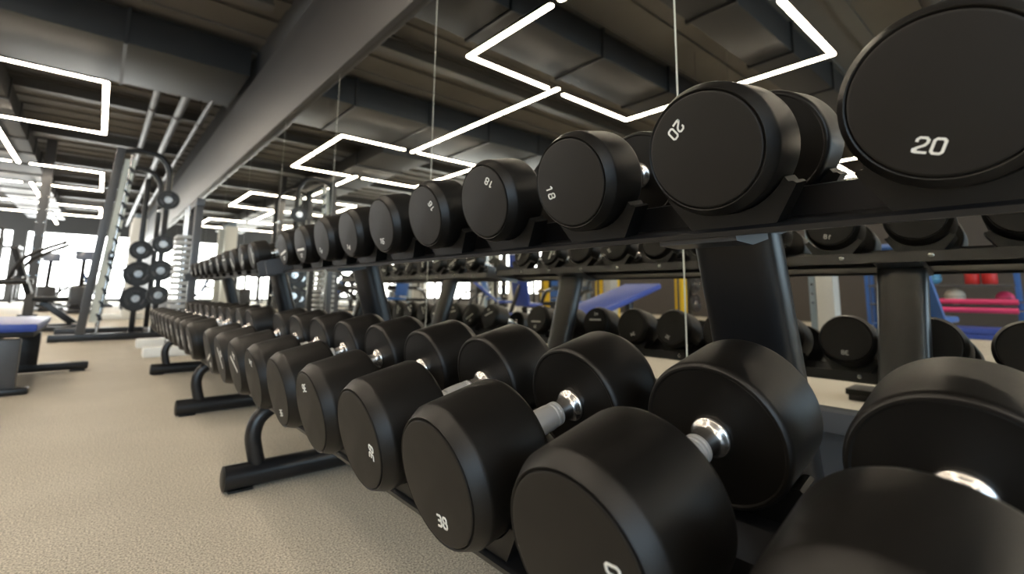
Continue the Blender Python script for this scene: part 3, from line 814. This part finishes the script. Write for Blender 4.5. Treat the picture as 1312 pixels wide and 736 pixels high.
ball('cream ball at the left end of the accessory shelf', -8.9, 2.05, .64, .12, 'cream')
for i, (z, l) in enumerate([(.58, 'pink padded bar, upper one before the accessory shelf'), (.44, 'pink padded bar, lower one before the accessory shelf')]):
    bx = -8.5 + .16 * i
    o = thing('padded_bar', l, 'bar', (bx, 1.0, z), group='pink padded bars')
    MB().tube([(bx, .55, z), (bx, 1.6, z)], .045, 14).build('foam', M['pink'], o)
    MB().tube([(bx, .35, z), (bx, 1.8, z)], .014, 8).build('core_bar', M['chrome'], o)
    MB().box((bx, .40, z / 2), (.04, .04, z)).build('stand', M['powder'], o); MB().box((bx, 1.75, z / 2), (.04, .04, z)).build('stand', M['powder'], o)
o = thing('exercise_mat', 'blue folded mat lying in front of the accessory shelf', 'mat', (-7.9, 1.2, 0))
MB().box((-7.9, 1.2, .13), (.6, 1.1, .10), bev=.03).build('upper_fold', M['blue'], o); MB().box((-7.9, 1.2, .04), (.6, 1.1, .078), bev=.02).build('lower_fold', M['blue'], o)
# a second plate-loaded rack with chrome-hubbed plates opposite
plate_tree('plate tree with chrome-hubbed plates, seen in the mirror left of the near upright', -4.6, 4.1)
for (dy, z, l) in [(0, 1.13, 'top'), (0, .82, 'middle'), (0, .50, 'bottom')]:
    weight_plate('%s plate on the plate tree mirrored left of the near upright' % l, -4.6, 4.0, z, .15, group='plates on the mirrored tree')

for (x, y, rz, l) in [(-3.4, 21.0, .3, 'cable machine silhouetted against the middle far window'), (-6.9, 17.2, 1.2, 'cable machine between cross trainers on the left half'),
                      (-8.6, 14.6, 1.57, 'cable machine beside the first left wall window'), (-7.3, 28.2, 0., 'cable machine near the far windows in the left corner'), (-5.4, 26.2, .4, 'cable machine standing closest to the far wall')]:
    cable_machine(l, x, y, rz)
for (x, y, rz, l) in [(-7.6, 10.2, .8, 'leverage machine by the left wall'), (-4.8, 19.3, 1.2, 'leverage machine in the row of cross trainers'), (-3.6, 14.9, -.5, 'leverage machine left of the bolted grey column'), (-.4, 21.5, 1.57, 'leverage machine far behind the smith machine')]:
    leg_press(l, x, y, rz)
def power_rack(label, x, y, rz=0.):
    t = thing('power_rack', label, 'gym machine', (x, y, 0), (0, 0, rz), 'power racks down the room')
    for sx in (-.55, .55):
        for sy in (-.6, .6): MB().box((sx, sy, 1.15), (.075, .075, 2.30), bev=.008).build('post', M['powder'], t, local=True)
        for z in (.06, 2.24): MB().bar((sx, -.6, z), (sx, .6, z), .07, .07, .008).build('side_beam', M['powder'], t, local=True)
        for k, z in enumerate((.5, 1.0, 1.5)):
            MB().tube([(sx, .62, z), (sx, .86, z)], .024, 10).build('storage_peg', M['chrome'], t, local=True)
    for sy, z in ((-.6, 2.24), (.6, 2.24), (.6, .06)): MB().bar((-.55, sy, z), (.55, sy, z), .07, .07, .008).build('cross_beam', M['powder'], t, local=True)
    MB().tube([(-.55, -.6, 2.05), (.55, -.6, 2.05)], .016, 10).build('pull_up_bar', M['chrome'], t, local=True)
    for sx in (-.55, .55): MB().bar((sx, -.58, .85), (sx, .58, .85), .05, .07, .008).build('safety_bar', M['lgrey'], t, local=True)
    return t
for (x, y, rz, l) in [(-2.75, 19.7, .1, 'power rack in front of the far windows left of the bolted column'), (-3.2, 23.6, .2, 'power rack in the middle of the far window row'), (-7.0, 23.4, -.2, 'power rack by the left wall windows'),
                      (-4.9, 16.7, 1.5, 'power rack between the cross trainers and leverage machines'), (-8.2, 18.6, .3, 'power rack against the left wall between windows'), (-3.1, 27.8, 0., 'power rack closest to the far wall windows'), (-8.0, 12.6, .2, 'power rack in the dark part of the left wall')]:
    power_rack(l, x, y, rz)
smith('second slanted smith machine standing on the left half of the gym', -6.1, 9.9)

# ------------------------------------------------------------------ world and view
w = bpy.data.worlds.new('world'); S.world = w; w.use_nodes = True
bg = w.node_tree.nodes['Background']; bg.inputs[0].default_value = (.55, .68, .8, 1); bg.inputs[1].default_value = .6
vs = S.view_settings
vs.view_transform = 'Standard'; vs.look = 'None'; vs.gamma = 1; vs.exposure = 1.25; vs.use_curve_mapping = False
try:
    S.cycles.max_bounces = 8; S.cycles.diffuse_bounces = 4; S.cycles.glossy_bounces = 5
    S.cycles.use_denoising = True; S.cycles.sample_clamp_indirect = 6
except Exception: pass
